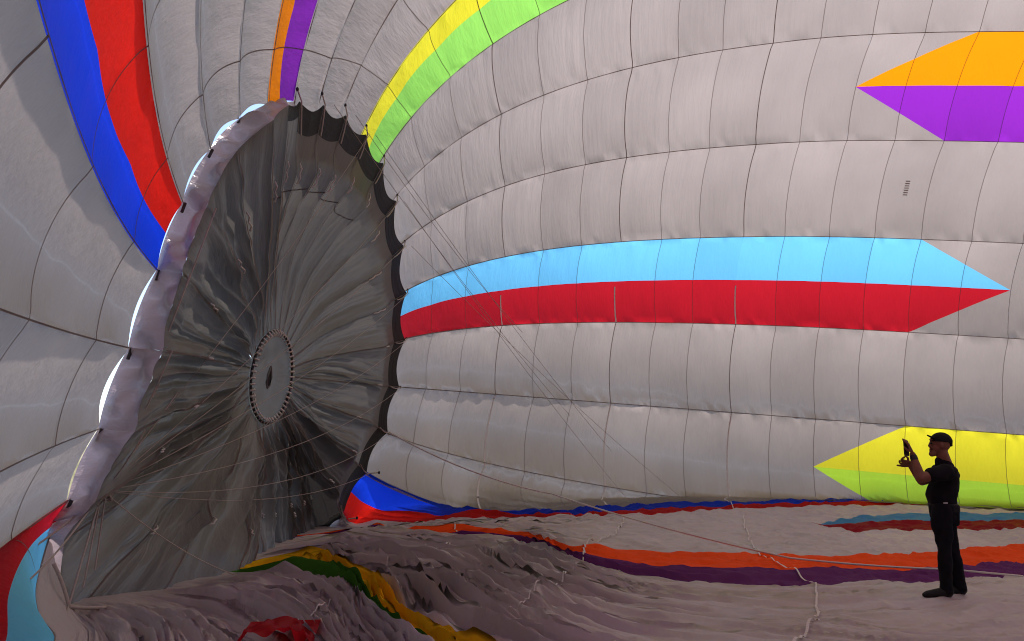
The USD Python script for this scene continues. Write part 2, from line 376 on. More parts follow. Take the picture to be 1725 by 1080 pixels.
def l_start(g, u):
    g = g % 32
    if 5 <= g <= 15:
        return -0.75 + 0 * u
    if g == 28:
        return -0.6 * np.clip(1 - u, 0, 1)
    if g >= 28 or g <= 4:
        depth = {30: 0.11, 29: 0.06, 28: 0.0, 31: 0.08, 0: 0.04, 1: 0.04, 2: 0.05, 3: 0.05, 4: 0.01}[g]
        return depth * np.sin(np.pi * u)
    return -0.7 + 0 * u

# colour of each gore: the eight stripes that start at the crown and the eight that start half-way
CROWN = {0: ('blue', 'red'), 4: ('orange', 'purple'), 8: ('yellow', 'green'), 12: ('lightblue', 'crimson'),
         16: ('blue', 'red'), 20: ('vermilion', 'plum'), 24: ('gold', 'dark_green'), 28: ('lightblue', 'crimson')}
LATER = {10: ('amber', 'violet'), 14: ('yellow', 'lime'), 18: ('lightblue', 'crimson'), 22: ('blue', 'red'), 26: ('amber', 'violet'),
         30: ('yellow', 'lime'), 2: ('lightblue', 'crimson'), 6: ('blue', 'red')}
balloon = xform('hot_air_balloon', label='huge grey balloon envelope with coloured stripes, half inflated and seen from inside', cat='balloon')
gores = [xform('gore', balloon) for g in range(32)]
panels = []        # (area in the picture, gore, colour, v, f, n, uv)
def cell(g, l0, l1, ua, ub, colour, first=False):
    """one panel: rows l0..l1, between u = ua(l) and ub(l)"""
    floor = 16 <= g <= 27
    cen = gore(g, np.array([.5]), np.array([(l0 + l1) / 2]))
    x, y, ok = project(cen); seen = bool(ok[0]) and -160 < x[0] < 1880 and -140 < y[0] < 1230
    full = abs(ub(l0) - ua(l0)) + abs(ub(l1) - ua(l1)) > 1.5
    nu, nl = (((121 if g >= 21 and y[0] > 900 else 61) if full else 41), 25) if floor and seen else ((11, 8) if full else (7, 8)) if seen else ((11, 6) if full else (6, 6))
    if floor and seen and y[0] < 925:
        nl = 17
    if not floor and (g <= 5 or g >= 28 or g == 15):
        nu, nl = (21 if full else 11), (18 if seen else 12)
    t, s = np.meshgrid(np.linspace(0, 1, nl), np.linspace(0, 1, nu), indexing='ij')
    lb = l0 + t * (l1 - l0)
    A, B = np.array([ua(v) for v in lb[:, 0]])[:, None], np.array([ub(v) for v in lb[:, 0]])[:, None]
    u = A + (B - A) * s
    sh = (1 - u) * seam_shift(g) + u * seam_shift(g + 1)
    def LL(u, lb):
        w = np.clip(lb / SEAM[0], 0, 1)
        if first:
            st = l_start(g, u)
            return st + (SEAM[0] + sh - st) * w
        return lb + sh * np.clip((SEAM[14] - lb) / (SEAM[14] - SEAM[0]), 0, 1)
    L = LL(u, lb)
    P = gore(g, u, L)
    e = 0.02
    du = gore(g, np.clip(u + e, 0, 1), L) - gore(g, np.clip(u - e, 0, 1), L)
    dl = gore(g, u, L + e) - gore(g, u, L - e)
    N = np.cross(du, dl); N /= np.maximum(np.linalg.norm(N, axis=-1, keepdims=True), 1e-9)
    X, Y, ok = project(P)
    X, Y = np.clip(X, -20, 1745), np.clip(Y, -20, 1100)
    area = 0.0
    if ok.all():
        q = lambda a: a[[0, 0, -1, -1], [0, -1, -1, 0]]
        xx, yy = q(X), q(Y); area = abs(sum(xx[k] * yy[(k + 1) % 4] - xx[(k + 1) % 4] * yy[k] for k in range(4))) / 2
    wd = 2.4 if not floor else 1.0
    uv = np.stack([u * wd + g * 3.17, L], -1).reshape(-1, 2)
    panels.append([area if seen else 0.0, g, colour, P.reshape(-1, 3), grid_faces(nl, nu), N.reshape(-1, 3), uv])

one, zero, half = (lambda l: 1.0), (lambda l: 0.0), (lambda l: 0.5)
edges = np.concatenate([[0.0], SEAM])
ramp_ = lambda l, a, b: float(np.clip((l - a) / (b - a), 0, 1))
for g in range(32):
    base = 'floor_grey' if 16 <= g <= 27 else 'grey'
    for k in range(len(edges) - 1):
        l0, l1 = edges[k], edges[k + 1]; first = k == 0; mid = (l0 + l1) / 2
        stage_ = None
        if g in CROWN and (mid < S_END or g in (16, 20, 24)):
            A, B = CROWN[g]
            fa = (lambda l: 0.5 * ramp_(l, S_COR, S_END)); fb = (lambda l: 1 - 0.5 * ramp_(l, S_COR, S_END))
            stage_ = mid > S_COR
            if g in (16, 20, 24):
                fa, fb, stage_ = zero, one, False
        elif g in LATER and mid > S_TIP:
            A, B = LATER[g]
            fa = (lambda l: 0.5 - 0.5 * ramp_(l, S_TIP, S_COR)); fb = (lambda l: 0.5 + 0.5 * ramp_(l, S_TIP, S_COR))
            stage_ = mid < S_COR
        if stage_ is None:
            cell(g, l0, l1, zero, one, base, first)
        else:
            if stage_:
                cell(g, l0, l1, zero, fa, base, first); cell(g, l0, l1, fb, one, base, first)
            hf = (lambda l: 0.68) if g == 24 else (lambda l: 0.58) if g == 20 else half
            cell(g, l0, l1, fa, hf, A, first); cell(g, l0, l1, hf, fb, B, first)
order = sorted(range(len(panels)), key=lambda k: -panels[k][0])
keep = {k for k in order[:298] if panels[k][0] > 0}
rest = {}
for k, (area, g, colour, v, f, n, uv) in enumerate(panels):
    if k in keep:
        nobj('panel', v, f, n, M[colour], gores[g], uv=uv)
    else:
        rest.setdefault(colour, []).append((v, f, n, uv))
for colour, parts in rest.items():
    off = np.cumsum([0] + [len(p[0]) for p in parts])
    nobj('outlying_fabric', np.vstack([p[0] for p in parts]), np.vstack([p[1] + o for p, o in zip(parts, off)]), np.vstack([p[2] for p in parts]),
         M[colour], balloon, uv=np.vstack([p[3] for p in parts]), kind='stuff')

# the cone of fabric that narrows to the mouth, out of the picture on the right
mc = CEN + AX * 34.0; mc[2] = 2.4
th = FIT['a0'] + np.arange(33) * 2 * np.pi / 32
mouth = mc + 2.0 * (np.cos(th)[:, None] * np.array([0, 0, 1.0]) + np.sin(th)[:, None] * RV)
ring = np.array([gore(min(i, 31), np.array(0.0 if i < 32 else 1.0), np.array(LMAX)) for i in range(33)]).reshape(33, 3)
t = np.linspace(0, 1, 7)[:, None, None]
MC = ring[None] * (1 - t) + mouth[None] * t
MC = above(MC + np.array([0, 0, 1.0]) * 0)
nobj('mouth_fabric', MC.reshape(-1, 3), grid_faces(7, 33), grid_normals(MC).reshape(-1, 3), M['grey'], balloon, uv=np.zeros((7 * 33, 2)), kind='stuff')

# load tapes (along the gores) and cross seams (around the body): flat webbing sewn on the inside
def ribbon(P, side, inward, w):
    side = side / np.maximum(np.linalg.norm(side, axis=1, keepdims=True), 1e-9)
    a, b = P - side * w / 2 + inward, P + side * w / 2 + inward
    V = np.stack([a, b], 1)
    return V.reshape(-1, 3), grid_faces(len(P), 2), grid_normals(V).reshape(-1, 3)

def inner(P):
    d = CEN + np.clip(((P - CEN) @ AX), 2, 30)[:, None] * AX - P
    return d / np.linalg.norm(d, axis=1, keepdims=True)

for i in range(32):
    g = i
    floor = 17 <= i <= 28
    l0 = -0.74 if 5 <= i <= 15 else 0.0
    L = np.linspace(l0, LMAX, 420 if floor else 160)
    P = gore(g, np.zeros_like(L), L)
    side = gore(g, np.full_like(L, .04), L) - gore((i - 1) % 32, np.full_like(L, .96), L)
    inw = inner(P) * 0.02 if not floor else np.array([[0, 0, 0.012]])
    w = 0.012 if (i >= 29 or i <= 3) else 0.019
    if 17 <= i <= 27:
        continue
    V, Fc, N = ribbon(P, side, inw, w)
    nobj('load_tape', V, Fc, N, M['tape'], balloon)

for k, s in enumerate(SEAM[:-1]):
    white = k in (2, 5, 8)
    Vs, Fs, Ns = {}, {}, {}
    for g in range(32):
        floor = 16 <= g <= 27
        u = np.linspace(0, 1, 49 if floor else 17)
        sh = (1 - u) * seam_shift(g) + u * seam_shift(g + 1)
        L = s + sh * np.clip((SEAM[14] - s) / (SEAM[14] - SEAM[0]), 0, 1)
        P = gore(g, u, L)
        cen = project(P[8:9]); ok = cen[2][0] and -100 < cen[0][0] < 1830 and -80 < cen[1][0] < 1150
        if not ok:
            continue
        side = gore(g, u, L + .03) - gore(g, u, L - .03)
        light = white and (14 <= g <= 27 or (g == 12))
        w = 0.013
        if floor and not (white and light):
            continue
        if white and not light:
            w = 0.022
        if light:
            w = 0.035 if g < 16 else 0.022
            if floor and ((k == 2 and g in (16, 17, 18, 24)) or (k == 5 and g in (16, 17, 23, 24, 25)) or (k == 8 and g in (17, 24, 25))):
                continue
        if floor:                                    # gathered: the sewn tape puckers the slack cloth
            rs = np.random.default_rng(100 * k + g)
            P = gaussian_filter1d(P, 1.0, axis=0, mode='nearest')
            P = P + 0.03 * gaussian_filter1d(rs.normal(size=(len(u), 3)), 2.2, axis=0, mode='constant') * np.array([1, 1, .3])
        inw = inner(P) * 0.016 if not floor else np.array([[0, 0, 0.035]])
        key = 'white' if light else 'dark'
        if light and g == 12:
            q = u > 0.5; P, side = P[q], side[q]; inw = inw[q] if len(inw) > 1 else inw; w = 0.035
        V, Fc, N = ribbon(P, side, inw, w)
        nobj('cross_seam' if key == 'dark' else 'white_cross_tape', V, Fc, N, M['seam'] if key == 'dark' else M['white_tape'], gores[g])

# ------------------------------------------------------------------ the parachute valve that closes the crown
valve = xform('parachute_valve', label='dark grey pleated parachute valve filling the round crown opening, with laced ring', cat='valve')
RIMI = np.arange(33)
rim = []
for i in range(32):
    if 17 <= i <= 28 and i != 28:
        p = tape(i, np.array([0.0]))[0].copy(); p[2] -= 0.16
    else:
        p = tape(i, np.array([0.0]))[0].copy()
    rim.append(p)
rim = np.array(rim); rim = np.vstack([rim, rim[:1]])
INW = np.zeros(33)                       # how far the slack side of the valve is drawn into the balloon
for i, v in {28: 0.10, 29: .20, 30: .27, 31: .27, 0: .22, 1: .22, 2: .26, 3: .34, 4: .22, 5: 0.02}.items():
    INW[i] = v
INW[32] = INW[0]
VC = at(455, 635, 8.80)
RING, RRAD = 0.14, 0.52
def rimp(idx):
    idx = np.mod(idx, 32); k = np.floor(idx).astype(int); u = idx - k
    a, b = rim[k], rim[k + 1]
    P = a + (b - a) * u[..., None]
    inw = INW[k] * (1 - u) + INW[k + 1] * u
    return P, inw
def valve_pt(idx, rho):
    idx, rho = np.broadcast_arrays(np.asarray(idx, float), np.asarray(rho, float))
    E, inw = rimp(idx); u = np.mod(idx, 1.0); im = np.mod(idx, 32)
    right = np.clip((im - 4) / 1.5, 0, 1) * np.clip((18 - im) / 1.5, 0, 1)
    # scalloped outer edge on the taut side
    bite = (0.030 + 0.028 * np.clip((im - 8) / 2, 0, 1)) * 4 * u * (1 - u) * right
    E = E + (VC - E) * bite[..., None] * np.clip((rho - .75) / .25, 0, 1)[..., None] + inw[..., None] * AX + (0.07 * right)[..., None] * AX
    al = FIT['a0'] + idx * 2 * np.pi / 32
    ring = VC + RRAD * (np.cos(al)[..., None] * UV + np.sin(al)[..., None] * RV)
    t = np.clip((rho - RING) / (1 - RING), 0, 1)
    P = np.where((rho < RING)[..., None], VC + (ring - VC) * (rho / RING)[..., None], ring + (E - ring) * t[..., None])
    # slack cloth: bellies between the seams, deep pleats on the lower and left sides
    low = np.clip((im - 12.5) / 3, 0, 1) * np.clip((31.5 - im) / 3, 0, 1)
    lef = np.clip((im - 29) / 2, 0, 1) + np.clip((3.5 - im) / 3, 0, 1) * (im < 8); lef = np.clip(lef, 0, 1)
    env = np.clip((rho - .16) / .2, 0, 1) * np.clip((1.04 - rho) / .25, 0.15, 1)
    z0 = np.zeros_like(rho)
    warp = meshkit.noise(np.stack([im * .8, rho * 2.4, z0], -1), 12)
    warp2 = meshkit.noise(np.stack([im * 1.9, rho * 5, z0 + 2], -1), 15)
    cyc = np.abs(im - 31.999) < 1e9
    rid = lambda n: 1 - np.abs(2 * n - 1)
    f1 = rid(meshkit.noise(np.stack([im * 1.5 + warp * 1.5, rho * 1.1, z0], -1), 13)) ** 1.2
    f2 = rid(meshkit.noise(np.stack([im * 3.6 + warp * 2.6, rho * 1.7, z0 + 4], -1), 14)) ** 1.2
    f3 = meshkit.fbm(np.stack([im * 3.0 + warp2, rho * 11, z0 + 1], -1), 3, 16) - .5
    seamfade = 4 * u * (1 - u)
    belly = -(0.10 + 0.05 * rho) * seamfade * (rho > 0) * np.clip((rho - .2) / .3, 0, 1) * (1 - .5 * low)
    pin = np.minimum(1, 20 * np.minimum(np.abs(im - 0), np.abs(32 - im)) + 0.0)
    d = belly * env + env * (0.03 + 0.17 * low + 0.12 * lef) * (f1 - .5) * 0.85 * pin + env * (0.02 + 0.15 * low + 0.11 * lef) * (f2 - .5) * pin + 0.06 * (0.5 + low + lef) * f3 * env * pin
    f4 = rid(meshkit.noise(np.stack([im * 7.0 + warp * 1.6, rho * 1.3, z0 + 6], -1), 17))
    d = d + (0.022 + 0.055 * np.maximum(low, lef)) * (f4 - .5) * np.clip((rho - RING) / .2, 0, 1) * np.clip((1 - rho) / .1, 0, 1)
    d = d + right * 0.5 * (1 - rho) * np.clip((rho - .62) / .2, 0, 1)
    tt = np.clip((0.80 - rho) / 0.6, 0, 1)
    d = d * (1 - right * np.clip((rho - .74) / .1, 0, 1)) - 0.22 * tt * tt * (3 - 2 * tt) * right * np.clip((rho - RING) / .3, 0, 1)
    P = P + AX * d[..., None]
    return P
for i in range(32):
    nr, nc = 80, 46
    rho, uu = np.meshgrid(np.linspace(RING, 1.0, nr), np.linspace(0, 1, nc), indexing='ij')
    P = valve_pt(i + np.clip(uu, 1e-4, 1 - 1e-4), rho)
    N_, uv_ = grid_normals(P), np.stack([i * 2.3 + uu, rho * 5], -1)
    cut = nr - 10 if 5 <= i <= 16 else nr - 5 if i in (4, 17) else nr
    nobj('valve_panel', P[:cut].reshape(-1, 3), grid_faces(cut, nc), N_[:cut].reshape(-1, 3), M['valve_darkened' if i in (16, 17, 18) else 'valve'], valve, uv=uv_[:cut].reshape(-1, 2))
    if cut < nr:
        nobj('edge_panel', P[cut - 1:].reshape(-1, 3), grid_faces(nr - cut + 1, nc), N_[cut - 1:].reshape(-1, 3), M['valve_shade'], valve, uv=uv_[cut - 1:].reshape(-1, 2))  # edge strip of the valve, dimness of the overlap painted near-black
    # radial seam: a narrow tape beside each panel
    L = np.linspace(RING + .01, 0.985, 50)
    S = valve_pt(np.full_like(L, i + 1e-4), L)
    side = valve_pt(np.full_like(L, i + .05), L) - valve_pt(np.full_like(L, i + 1e-4), L)
    V, Fc, N = ribbon(S, side, AX[None] * 0.012, 0.02)
    nobj('radial_seam', V, Fc, N, M['seam'], valve)
# skirt of the slack side, turned back to the opening's edge
for i in (27, 28, 29, 30, 31, 0, 1, 2, 3, 4):
    nr, nc = 14, 20
    t, uu = np.meshgrid(np.linspace(0, 1, nr), np.linspace(0, 1, nc), indexing='ij')
    idx = i + np.clip(uu, 1e-4, 1 - 1e-4)
    E0 = valve_pt(idx, np.ones_like(idx)); O, _ = rimp(idx)
    z0 = np.zeros_like(idx)
    O = O - AX * (0.03 * 4 * uu * (1 - uu))[..., None]
    if i in (27, 28):
        O = O - AX * (0.5 * np.clip((28.6 - idx) / .6, 0, 1))[..., None]
    P = E0 + (O - E0) * t[..., None]
    rad = (O - CEN); rad -= (rad @ AX)[..., None] * AX; rad /= np.linalg.norm(rad, axis=-1, keepdims=True)
    fold = (meshkit.noise(np.stack([np.mod(idx + 1, 32) * 4.5, t * 1.4, z0], -1), 41) - .5) * 0.24 * np.sin(np.pi * t) - 0.015 * np.sin(np.pi * t)
    P = P + rad * fold[..., None]
    nobj('skirt_panel', P.reshape(-1, 3), grid_faces(nr, nc), grid_normals(P).reshape(-1, 3), M['skirt'], valve, uv=np.stack([i * 2.3 + uu, t], -1).reshape(-1, 2))
# round centre patch with a slit, laced to the ring
nr, nc = 16, 97
t, a = np.meshgrid(np.linspace(0.0, 1.0, nr), np.linspace(0, 32, nc), indexing='ij')
z0 = np.zeros_like(t)
P = valve_pt(np.mod(a, 32), t * RING)
P = P + AX * (0.06 * (meshkit.noise(np.stack([np.cos(a * np.pi / 16) * 2 * t + 9, np.sin(a * np.pi / 16) * 2 * t + 9, z0], -1), 51) - .5) * np.clip((1 - t) / .3, 0, 1) - 0.05 * np.clip(1 - t, 0, 1))[..., None]
nobj('centre_patch', P.reshape(-1, 3), grid_faces(nr, nc), grid_normals(P).reshape(-1, 3), M['valve'], valve, uv=np.stack([a, t], -1).reshape(-1, 2))
hc = VC - AX * 0.005
slit_outline = np.array([hc + UV * b + RV * a for a, b in ((-.02, -.13), (.03, -.10), (.05, .0), (.02, .07), (.0, .12), (-.05, .02), (-.06, -.07))])
obj('centre_slit', tube(np.vstack([slit_outline, slit_outline[:1]]), 0.012, 5), M['valve'], valve, smooth=True)
nobj('centre_hole', np.vstack([slit_outline, hc[None]]), np.array([(k, (k + 1) % 7, 7) for k in range(7)]), np.tile(AX, (8, 1)), M['valve_shade'], valve)  # no opening here: a near-black sheet paints the dark inside the slit
obj('centre_ring', tube(valve_pt(np.mod(np.linspace(0, 32, 97), 32), np.full(97, RING * 1.02)) + AX * 0.03, 0.016), M['dark_cord'], valve, smooth=True)
for k in range(48):
    i = k * 32 / 48
    p, q = valve_pt(np.array([i]), np.array([RING * 0.90]))[0], valve_pt(np.array([i]), np.array([RING * 1.06]))[0]
    obj('lacing_loop', tube(np.array([p + AX * .03, (p + q) / 2 + AX * .065, q + AX * .03]), 0.012, 5), M['white_tape'], valve, smooth=True)
# ring of ties, circumferential cords
rs = np.random.default_rng(5)
for i in list(range(32)):
    r0 = 0.70 + 0.03 * rs.normal()
    L = np.linspace(r0, r0 + (0.075 if i < 13 else 0.03), 5)
    obj('tie', tube(valve_pt(np.full(5, i + 1e-3), L) + AX * (0.035 + 0.02 * np.array([0, 1, 0, 1, 0]))[:, None], 0.009, 5), M['white_tape'], valve, smooth=True)
for a0, a1, r0 in ((3.0, 9.0, 0.68),):
    a = np.linspace(a0, a1, 160); S = valve_pt(a, np.full_like(a, r0) - 0.006 * 4 * np.mod(a, 1) * (1 - np.mod(a, 1)))
    obj('ring_cord', tube(S + AX * 0.006, 0.006, 4), M['seam'], valve, smooth=True)
# edge cords and the dark toggles on the envelope they run to
for i in range(5, 18):
    a = valve_pt(np.array([i + 1e-3]), np.array([0.88]))[0] + AX * .05
    b = rim[i] + AX * .09
    c = (tape(i, np.array([0.18]))[0] if i < 16 else rim[i] + np.array([.25, 0, 0])) + inner(rim[i][None])[0] * 0.03
    obj('edge_cord', tube(np.vstack([sag(a, b, .03, 5), sag(b, c, 0, 4)[1:]]), 0.009, 5), M['cord'], valve, smooth=True)
    tg = trimesh.creation.icosphere(subdivisions=1, radius=0.017); tg.apply_scale([1, 1, 1.5]); tg.apply_translation(c)
    obj('toggle', tg, M['dark_cord'], balloon, smooth=True)
for i in (29, 30, 31, 0, 1, 2, 3, 4):
    p = rim[i]; t_ = body(i + .0, 0.35)[0] - p
    tg = trimesh.creation.cylinder(radius=0.013, segment=[p + AX * .03, p + AX * .03 - (rim[i] - rim[i - 1 if i else 31]) / np.linalg.norm(rim[i] - rim[i - 1 if i else 31]) * 0.09], sections=8)
    obj('edge_clip', tg, M['dark_cord'], balloon, smooth=30)

# shroud lines: thin cords gathered at a knot on the lower left of the crown
KN = at(172, 826, 5.6)
def px(x, y, d): return at(x, y, d)
lines = []
for i, dr in ((8, .1), (10, .15), (11, .1), (12, .18), (13, .2), (14, .25), (15, .3), (16, .2)):
    lines.append((sag(rim[i] + AX * .12, KN, dr, 18), 0.0032))
for i in (30, 31, 0, 1):
    lines.append((sag(valve_pt(np.array([i + .01]), np.array([.98]))[0] + AX * .05, KN, .05, 12), 0.006))
lines += [(sag(KN, px(-30, 968, 4.6), .06, 12), .007), (sag(KN, px(40, 985, 4.5), .05, 12), .006), (sag(KN, px(116, 1020, 5.2), 0.0, 10), .008), (sag(KN, px(140, 990, 5.4), 0.0, 10), .006),
          (sag(KN + np.array([.03, 0, 0]), px(160, 960, 5.5), 0.0, 10), .006), (sag(px(116, 1020, 5.2), px(90, 1085, 4.3), 0, 8), .007),
          (sag(KN, px(300, 660, 6.2), 0.02, 10), .006), (sag(KN + np.array([0, 0, .03]), px(268, 648, 5.9), 0.0, 10), .008), (sag(KN, px(385, 470, 7.5), 0.0, 12), .005),
          (sag(px(116, 1020, 5.2), px(90, 950, 5.2), -.02, 8), .012), (sag(px(116, 1022, 5.2), px(240, 1015, 6.0), 0.02, 10), .014),
          (sag(px(240, 1015, 6.0), px(410, 950, 8.2), 0.02, 16, .03, 3), .013),
          (sag(KN, px(480, 985, 8.0), 0.15, 14), .005)]
for q, (P, r) in enumerate(lines):
    obj('shroud_line', tube(P, r, 5), M['cord'], valve, smooth=True)
kn = trimesh.util.concatenate([tube(KN + np.stack([.055 * np.cos(np.linspace(0, 6, 12) + k), .05 * np.sin(np.linspace(0, 6, 12) * 1.3 + k), .075 * np.sin(np.linspace(0, 6, 12) + 2 * k)], 1), .009, 5) for k in range(5)])
obj('knot', kn, M['cord'], valve, smooth=True)
# fine lines that hang across the right-hand wall
fine = [(rim[6] + AX * .2, at(960, 700, 15.0)), (rim[7] + AX * .2, at(880, 560, 13.5)), (rim[8] + AX * .2, at(1030, 760, 15)), (rim[11] + AX * .2, at(1150, 840, 16.0)), (rim[10] + AX * .2, at(1060, 845, 15.5))]
for a, b in fine:
    obj('shroud_line', tube(sag(a, b, .12, 20), 0.0035, 5), M['cord'], valve, smooth=True)

# ------------------------------------------------------------------ ropes, red flap
P = np.vstack([sag(rim[15] + AX * .1, at(930, 832, 13.0), .12, 14), sag(at(930, 832, 13.0), at(1330, 940, 10.0), .05, 14)[1:], sag(at(1330, 940, 10.0), on_floor(1600, 973) + np.array([0, 0, .10]), .02, 12)[1:],
               [on_floor(1725, 985) + np.array([0, 0, .1])]])
obj('rope', tube(P, 0.012, 7), M['white_rope'], smooth=True, label='long pale rope running from the crown down to the fabric by the man', cat='rope')

pp = np.array([on_floor(x, y) for x, y in ((418, 1090), (455, 1070), (482, 1056), (510, 1064), (538, 1084))])
nr, nc = 22, 40
t, s = np.meshgrid(np.linspace(0, 1, nr), np.linspace(0, 1, nc), indexing='ij')
c0, c1 = pp[0], pp[-1]
B = c0 + (c1 - c0) * s[..., None] + np.array([0.1, -0.6, 0]) * (t - .1)[..., None]
hh = -0.05 + 0.08 * np.exp(-((s - .45) / .25) ** 2) * (1 - .5 * t) + 0.10 * (1 - np.abs(2 * meshkit.noise(np.stack([s * 5, t * 2.5, 0 * s], -1), 61) - 1)) * (0.3 + t)
edge = np.clip(np.minimum(s, 1 - s) / .12, 0, 1) * np.clip(t / .12, 0, 1)
B[..., 2] = terrain(B[..., 0], B[..., 1]) + 0.09 + hh * edge + .04
nobj('red_flap', B.reshape(-1, 3), grid_faces(nr, nc), grid_normals(B).reshape(-1, 3), M['crimson'], balloon, uv=np.stack([s, t], -1).reshape(-1, 2), label='crumpled red flap of fabric')

# a small printed maker's mark on a panel of the right-hand wall (a column of short dark strokes)
pm = []
ug, lg = np.meshgrid(np.linspace(0.05, .95, 46), np.linspace(9.5 * K, 13.2 * K, 120), indexing='ij')
Pg = gore(11, ug, lg); X, Y, _ = project(Pg)
kk = np.unravel_index(np.hypot(X - 1527, Y - 317).argmin(), X.shape)
u0, l0 = ug[kk], lg[kk]
du_ = gore(11, np.array(u0 + .01), np.array(l0)) - gore(11, np.array(u0 - .01), np.array(l0)); du_ = du_.ravel() / np.linalg.norm(du_)
dl_ = gore(11, np.array(u0), np.array(l0 + .02)) - gore(11, np.array(u0), np.array(l0 - .02)); dl_ = dl_.ravel() / np.linalg.norm(dl_)
p0 = gore(11, np.array(u0), np.array(l0)).ravel(); nn = inner(p0[None])[0]
for k in range(7):
    c = p0 + du_ * (k - 3) * 0.058 + nn * .02
    a, b = dl_ * 0.055, du_ * 0.014
    pm.append(trimesh.Trimesh([c - a - b, c + a - b, c + a + b + dl_ * .01, c - a + b + dl_ * .01], [(0, 1, 2), (0, 2, 3)], process=False))
obj('printed_mark', trimesh.util.concatenate(pm), M['seam'], balloon)

# ------------------------------------------------------------------ the person
def sph(p, r, seg=20):
    return m3.Manifold.sphere(r, seg).translate([float(v) for v in p])
def bone(*pr):
    """hull chain through (point, radius) pairs"""
    out = []
    for (p, r), (q, s) in zip(pr[:-1], pr[1:]):
        out.append(m3.Manifold.batch_hull([sph(p, r), sph(q, s)]))
    return m3.Manifold.batch_boolean(out, m3.OpType.Add)
def ell(p, rx, ry, rz, seg=28):
    return m3.Manifold.sphere(1.0, seg).scale([rx, ry, rz]).translate([float(v) for v in p])
def union(*a): return m3.Manifold.batch_boolean(list(a), m3.OpType.Add)
def soft(man, edge=0.02, it=10):
    t = man.refine_to_length(edge).to_mesh()
    t = trimesh.Trimesh(t.vert_properties[:, :3], t.tri_verts, process=True)
    trimesh.smoothing.filter_taubin(t, lamb=0.5, nu=0.51, iterations=it)
    return t

skin = usdkit.material(stage, '/World/Looks/skin', {'tc': ('geometry', {}), 'n': ('noise_texture', {'scale': 30.0, 'detail': 4.0}),
    'r': ('rgb_ramp', {'ramp': [(0.3, (0.20, 0.078, 0.045)), (0.7, (0.26, 0.105, 0.06))]}), 'p': ('principled_bsdf', {'roughness': 0.55, 'specular_ior_level': 0.3})},
    [('tc.position', 'n.vector'), ('n.fac', 'r.fac'), ('r.color', 'p.base_color')], surface='p.BSDF')
shirt_m = plain('black_shirt', (0.010, 0.009, 0.011), 0.9, bump=0.5, scale=9, spec=0.15)
trouser_m = plain('black_trousers', (0.009, 0.009, 0.012), 0.9, bump=0.5, scale=8, spec=0.15)
cap_m = plain('black_cap', (0.012, 0.011, 0.012), 0.85, bump=0.2, scale=60, spec=0.2)
shoe_m = plain('black_shoe', (0.010, 0.009, 0.009), 0.6, spec=0.3)
phone_m = plain('phone_case', (0.06, 0.025, 0.018), 0.4)
lens_m = plain('phone_lens', (0.25, 0.22, 0.2), 0.15, metal=0.3)
white_m = plain('belt_tag', (0.6, 0.58, 0.56), 0.5)
strap_m = plain('watch_strap', (0.015, 0.013, 0.016), 0.5)

FY = 8.17; FX = 4.63; FZ = float(terrain(FX, FY)) + 0.06
def b2(x, y, d=0.0):
    """a joint of the figure: picture position and metres nearer (-) or farther (+) than the middle of the body"""
    return at(x, y, FY + d)
def rel(p): return np.asarray(p)
person = xform('person', label='man in black shirt, trousers and cap holding up a phone to take a picture', cat='person')
# body: one continuous figure (head, neck, torso, arms, legs)
hd = b2(1583, 748)
HR = 0.092
head = union(ell(hd + [0.012, 0, 0.012], 0.098, 0.076, 0.100),
             ell(hd + [-0.035, 0, -0.045], 0.062, 0.058, 0.068),
             bone((b2(1574, 762), 0.040), (b2(1570, 764.5), 0.030)),                    # jaw, chin
             bone((b2(1571, 742), 0.020), (b2(1566.5, 751), 0.0185), (b2(1570, 754), .02)),                 # nose
             bone((b2(1567, 757, -.012), 0.010), (b2(1567, 757, .012), 0.010)),           # lips
             bone((b2(1567, 759.6, -.012), 0.010), (b2(1567, 759.6, .012), 0.010)),
             bone((b2(1569, 740.5, -.035), 0.012), (b2(1567.5, 740.5, 0), 0.013), (b2(1569, 740.5, .035), 0.012)),  # brow
             ell(b2(1586.5, 750, -.078), 0.017, 0.010, 0.030), ell(b2(1586.5, 750, .078), 0.017, 0.010, 0.030),   # ears
             bone((b2(1586, 762), 0.060), (b2(1592, 780), 0.066)))                        # neck
torso = union(m3.Manifold.batch_hull([ell(b2(1593, 796), .065, .14, .05), ell(b2(1593, 815), .070, .125, .10)]),
              m3.Manifold.batch_hull([ell(b2(1593, 815), .070, .125, .10), ell(b2(1592, 862), .070, .12, .09)]))
def leg(hx, d, kx, ax, ay, ky=925):
    return bone((b2(hx, 868, d), 0.09), (b2(hx, 885, d), .088), (b2(kx, ky, d * 1.05), 0.050), (b2(kx + (ax - kx) * .35, ky + 22, d * 1.05), 0.048), (b2(ax, ay, d * 1.05), 0.046))
legs = union(leg(1588, -.09, 1591, 1593, 988), leg(1595, .09, 1602, 1614, 984))
def arm(sh, el, wr, r=(0.052, 0.050, 0.046, 0.030)):
    m = el + (wr - el) * .3
    return bone((sh, r[0]), (sh + (el - sh) * .5, .056), (el, r[1]), (m, r[2]), (wr, r[3]))
shN, elN, wrN = b2(1594, 795, -.17), b2(1551, 805.5, -.20), b2(1537.5, 766, -.12)
shF, elF, wrF = b2(1592, 795, .17), b2(1553, 810, .18), b2(1533.5, 783, .02)
arms = union(arm(shN, elN, wrN), arm(shF, elF, wrF))
